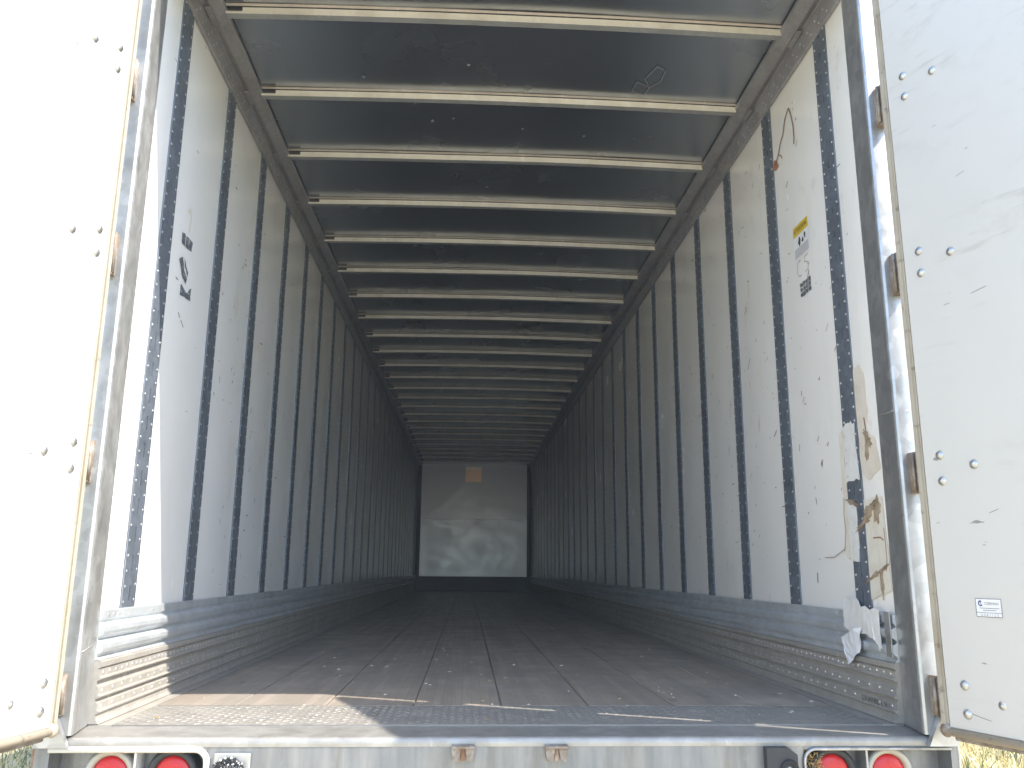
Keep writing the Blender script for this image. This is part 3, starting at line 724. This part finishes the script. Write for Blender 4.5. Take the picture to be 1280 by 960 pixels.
for i in range(4):
    for j in range(3):
        u, v = .555-i*.028, 1.625-j*.021
        poly(b, [(u+q.uniform(-.003, .003), v+q.uniform(-.002, .002)) , (u-.024, v+q.uniform(-.003, .002)), (u-.025+q.uniform(-.003, .003), v-.018), (u, v-.018+q.uniform(-.003, .003))], WR(.0008))
part(b, 'sticker_residue', RESID)
b = MB()   # long brown scratch with a rust coloured end
poly(b, [(.768, 2.252), (.745, 2.285), (.72, 2.27), (.70, 2.235), (.735, 2.228)], WR(.0008), 1)
line(b, [(.735, 2.255), (.69, 2.29), (.66, 2.33), (.63, 2.345), (.60, 2.40), (.555, 2.432), (.545, 2.425), (.53, 2.39), (.515, 2.33), (.512, 2.27), (.52, 2.245)], .009, WR(.0008), 0)
line(b, [(.685, 2.28), (.66, 2.26), (.655, 2.248)], .005, WR(.0008), 0)
part(b, 'brown_scratch', [MARK, MARKO])
b = MB(); q = random.Random(31)
for _ in range(210):     # loose nicks, denser towards the rear
    y = .28 + abs(q.gauss(0, 1.9)); z = q.choice((q.uniform(.4, 2.45), q.gauss(1.0, .35), q.gauss(1.5, .3)))
    if abs(((y-Y0) % PS)) < PW+.02 or abs(((y-Y0) % PS)-PS) < PW+.02 or y > 6 or z < .4 or z > 2.5: continue
    a = q.choice((.9, .9, .6, 0, 1.5)); l_ = abs(q.gauss(.012, .014))+.004; line(b, [(y, z), (y-l_*math.cos(a)*.6, z+l_*math.sin(a)*.5), (y-l_*math.cos(a), z+l_*math.sin(a)+q.gauss(0, .002))], q.uniform(.0015, .005), WR(.0008), 0 if q.random() < .75 else 1)
nk = part(b, 'wall_nicks', [MARKD, MARK]); nk['kind'] = 'stuff'
# torn and taped damage beside the first right post
def ragged(pts, n=4, amp=.006, seed=1):
    q = random.Random(seed); out = []
    for (u0, v0), (u1, v1) in zip(pts, pts[1:]+pts[:1]):
        for i in range(n):
            t = i/n; out.append((u0+(u1-u0)*t+q.uniform(-amp, amp), v0+(v1-v0)*t+q.uniform(-amp, amp)))
    return out
def plate(b, pts, h0, h1, mi=0):
    """ragged flat piece with real thickness lying on the right wall"""
    n = len(pts); b.add([WR(h0)(*p) for p in pts]+[WR(h1)(*p) for p in pts],
        [tuple(range(n, 2*n))] + [(i, (i+1) % n, n+(i+1) % n, n+i) for i in range(n)], mi)
b = MB(); plate(b, ragged([(.15, 1.165), (.10, 1.17), (.068, 1.13), (.065, 1.0), (.085, .93), (.03, .90), (.012, .79), (.10, .76), (.145, .80), (.150, 1.0)], 4, .004, 3), 0, .0012); part(b, 'adhesive_smear', TAN, fix=True)
b = MB(); plate(b, ragged([(.262, .975), (.215, .985), (.168, .972), (.160, .775), (.262, .77)], 5, .006, 4), 0, .0045); part(b, 'white_tape', TAPE, fix=True)
b = MB(); plate(b, ragged([(.300, .95), (.267, .96), (.268, .70), (.275, .50), (.315, .52), (.300, .72)], 5, .006, 14), 0, .0025); part(b, 'torn_liner_skin', TAPEC, fix=True)
b = MB(); plate(b, ragged([(.262, .695), (.200, .69), (.208, .495), (.270, .498)], 5, .004, 5), 0, .0055); part(b, 'white_tape', TAPE, fix=True)
b = MB(); plate(b, ragged([(.155, .70), (.02, .70), (.005, .40), (.15, .37)], 5, .005, 6), 0, .001); part(b, 'torn_liner_skin', TAPEC, fix=True)
for k, (u, v, ru, rv, rot) in enumerate(((.078, .905, .030, .010, .9), (.085, .880, .010, .040, .1), (.10, .665, .055, .014, -.5), (.055, .66, .018, .040, .3), (.15, .625, .05, .010, -.4), (.225, .700, .035, .010, .3), (.10, .45, .07, .006, -.35), (.06, .43, .006, .04, 0))):
    b = MB(); plate(b, blob(u, v, ru, rv, 26, k+40, .6, rot), .0015, .005+.002*(k % 3)); part(b, 'torn_fibre', TORN, fix=True)
b = MB(); line(b, [(.095, .98), (.088, .93), (.092, .90)], .008, WR(.002)); line(b, [(.32, .53), (.30, .60), (.305, .66), (.295, .72)], .004, WR(.003)); line(b, [(.32, .54), (.42, .51), (.50, .51)], .0025, WR(.001)); line(b, [(.022, .60), (.018, .50), (.03, .46)], .004, WR(.002)); line(b, [(.10, .57), (.05, .57), (.03, .56)], .005, WR(.002))
part(b, 'crack', MARK)
# white skin hanging over the kick plate and a crumpled paper flap
def hang(name, outline, off, mat, seed, amp):
    """crumpled sheet: triangulated fan of a ragged outline with random depth"""
    q = random.Random(seed); bm = bmesh.new()
    vs_ = [bm.verts.new((HW-off-q.uniform(0, amp), u, v)) for u, v in outline]; bm.faces.new(vs_)
    bmesh.ops.triangulate(bm, faces=bm.faces[:]); bmesh.ops.subdivide_edges(bm, edges=bm.edges[:], cuts=2, use_grid_fill=True)
    for v in bm.verts: v.co.x -= abs(mnoise.noise((v.co.y*30, v.co.z*30, seed)))*amp
    ext = bmesh.ops.solidify(bm, geom=bm.faces[:], thickness=.0012)
    b = MB(); b.bm(bm); return part(b, name, mat, fix=True)
hang('torn_liner_skin', ragged([(.315, .36), (.21, .37), (.185, .345), (.06, .335), (.07, .30), (.085, .27), (.05, .215), (.075, .212), (.11, .245), (.21, .262), (.25, .25), (.33, .27)], 4, .006, 8), .0215, TAPE, 4, .003)
hang('paper_flap', ragged([(.335, .232), (.27, .255), (.178, .275), (.190, .225), (.200, .19), (.235, .182), (.283, .140), (.31, .18)], 2, .004, 12), .0265, PAPER, 9, .010)
b = MB(); b.bbox(HW-.021, HW-.0165, -.002, .034, .196, .335, .001); part(b, 'end_clip', GALVF)
# stencil on the right base rail
b = MB(); put_text(b, 'LPW8L L9', .024, -.135, .047, lambda u, v: (HW-.0265, -u, v), 0, .17)
# the rail is recessed here: set the lettering just proud of its deepest rib
part(b, 'stencil', MARKD)

# ---- marks on the left wall
WL = lambda h: (lambda u, v: (-(HW+.0035-.0025-h), u, v))
b = MB()
for pts in ([(.362, 1.705), (.402, 1.706), (.404, 1.662), (.366, 1.66)], [(.408, 1.706), (.442, 1.708), (.442, 1.663), (.409, 1.662)], [(.448, 1.708), (.484, 1.709), (.479, 1.664), (.447, 1.663)],
            [(.36, 1.592), (.392, 1.615), (.405, 1.60), (.42, 1.57), (.459, 1.545), (.447, 1.52), (.40, 1.545)], [(.41, 1.618), (.425, 1.605), (.468, 1.575), (.462, 1.555), (.425, 1.585)],
            [(.399, 1.508), (.40, 1.462), (.52, 1.478), (.515, 1.53), (.49, 1.51), (.467, 1.490), (.43, 1.502)]):
    poly(b, ragged(pts, 3, .003, int(pts[0][0]*999)), WL(.0008))
part(b, 'sticker_residue', RESID)
b = MB()
for pts, wd in (([(.40, 1.80), (.43, 1.82), (.445, 1.79), (.435, 1.74), (.425, 1.725)], .010), ([(1.22, 1.07), (1.235, .98), (1.228, .90), (1.24, .86)], .010), ([(1.55, 1.60), (1.57, 1.53), (1.60, 1.50)], .014), ([(1.60, 1.62), (1.61, 1.54)], .01), ([(2.25, 1.66), (2.27, 1.58)], .01)):
    line(b, pts, wd, WL(.0008))
part(b, 'brown_scratch', TAN)
q = random.Random(91)
for side, W_ in ((-1, WL), (1, WR)):
    b = MB()
    for _ in range(26):
        k = q.randrange(1, 7); y = Y0 + k*PS + q.uniform(.12, .48); z = q.gauss(1.05, .38); n_ = q.randrange(2, 6)
        if z < .5 or z > 2.2: continue
        for _i in range(n_):
            y1 = y+q.gauss(0, .02); z1 = z+q.gauss(0, .05); h_ = q.uniform(.02, .09)
            line(b, [(y1, z1), (y1+q.gauss(0, .006), z1+h_*.5), (y1+q.gauss(0, .01), z1+h_)], q.uniform(.0015, .005), W_(.0007), q.randrange(2))
    part(b, 'rub_marks', [TAN, MARKS])['kind'] = 'stuff'
b = MB(); q = random.Random(77)
for _ in range(130):
    y = .9 + abs(q.gauss(0, 2.2)); z = q.uniform(.4, 2.3)
    if abs(((y-Y0) % PS)) < PW+.02 or abs(((y-Y0) % PS)-PS) < PW+.02 or y > 7: continue
    a = q.choice((-.9, 1.4, 0, 1.5)); l_ = q.uniform(.01, .035); line(b, [(y, z), (y-l_*math.cos(a), z+l_*math.sin(a))], q.uniform(.002, .006), WL(.0008), 0 if q.random() < .8 else 1)
for pts in ([(.40, 1.395), (.425, 1.38)], [(.435, 1.375), (.47, 1.355)]): line(b, pts, .005, WL(.0008))
nk = part(b, 'wall_nicks', [MARKD, MARK]); nk['kind'] = 'stuff'

# ------------------------------------------------------------------ loose things
b = MB(); q = random.Random(15)
for _ in range(110):
    x = q.uniform(-1.1, 1.12); y = .05 + abs(q.gauss(0, 1.7)); l_ = q.uniform(.005, .024); a = q.uniform(-.5, .5) + (0 if q.random() < .7 else 1.5)
    if y > 7: continue
    wd = q.uniform(.0008, .0026); dx, dy = math.cos(a)*l_, math.sin(a)*l_; nx, ny = -math.sin(a)*wd, math.cos(a)*wd; z = .0022 if y < .36 else .001; h = q.uniform(.0015, .005)
    b.add([(x-nx, y-ny, z), (x+dx-nx, y+dy-ny, z+h*.3), (x+dx+nx, y+dy+ny, z+h*.3), (x+nx, y+ny, z), (x+dx*.5, y+dy*.5, z+h)], [(0, 1, 4), (1, 2, 4), (2, 3, 4), (3, 0, 4), (0, 3, 2, 1)], 0 if q.random() < .7 else 1)
lt = b.build('floor_litter', [CHIP, STRAW]); tag(lt, 'pale wood splinters and straw scattered on the trailer floor', 'litter', kind='stuff')
b = MB(); q = random.Random(16)
for _ in range(330):
    p = Vector((.848+q.uniform(.004, .055), YR+.05-q.uniform(-.015, .05), -.05-q.uniform(0, .10))); t = Vector((q.gauss(0, 1), q.gauss(0, .6), q.gauss(0, .8))).normalized()*q.uniform(.006, .02)
    m_ = p + t*.5 + Vector((q.gauss(0, .003), q.gauss(0, .003), q.gauss(0, .003)))
    e = p+t
    if e.z > RZT-.003 or p.z > RZT-.003 or e.x < .848: continue
    b.tube([p, m_, e], [.0012, .001, .0006], 4, 0, False, False)
ns = b.build('dry_straw', STRAW); tag(ns, 'clump of dry straw stuffed beside the black ringed right tail lamp', 'straw', kind='stuff')

# ------------------------------------------------------------------ air volume added to lift the dark interior like lens veil
hm = bpy.data.materials.new('lens_veil_air'); hm.use_nodes = True; hn = hm.node_tree; hn.nodes.clear()
ho = hn.nodes.new('ShaderNodeOutputMaterial'); hv = hn.nodes.new('ShaderNodeVolumePrincipled')
hv.inputs['Color'].default_value = (0.86, 0.94, 1.0, 1); hv.inputs['Density'].default_value = 0.0045; hv.inputs['Anisotropy'].default_value = 0.0
hn.links.new(hv.outputs[0], ho.inputs['Volume'])
b = MB(); b.box(-230, 230, -230, 240, GZ-1.0, 3.0); hz = b.build('lens_veil_haze', hm)
tag(hz, 'thin pale air added to veil and lift the dark trailer interior', 'lens_veil_haze', kind='stuff')
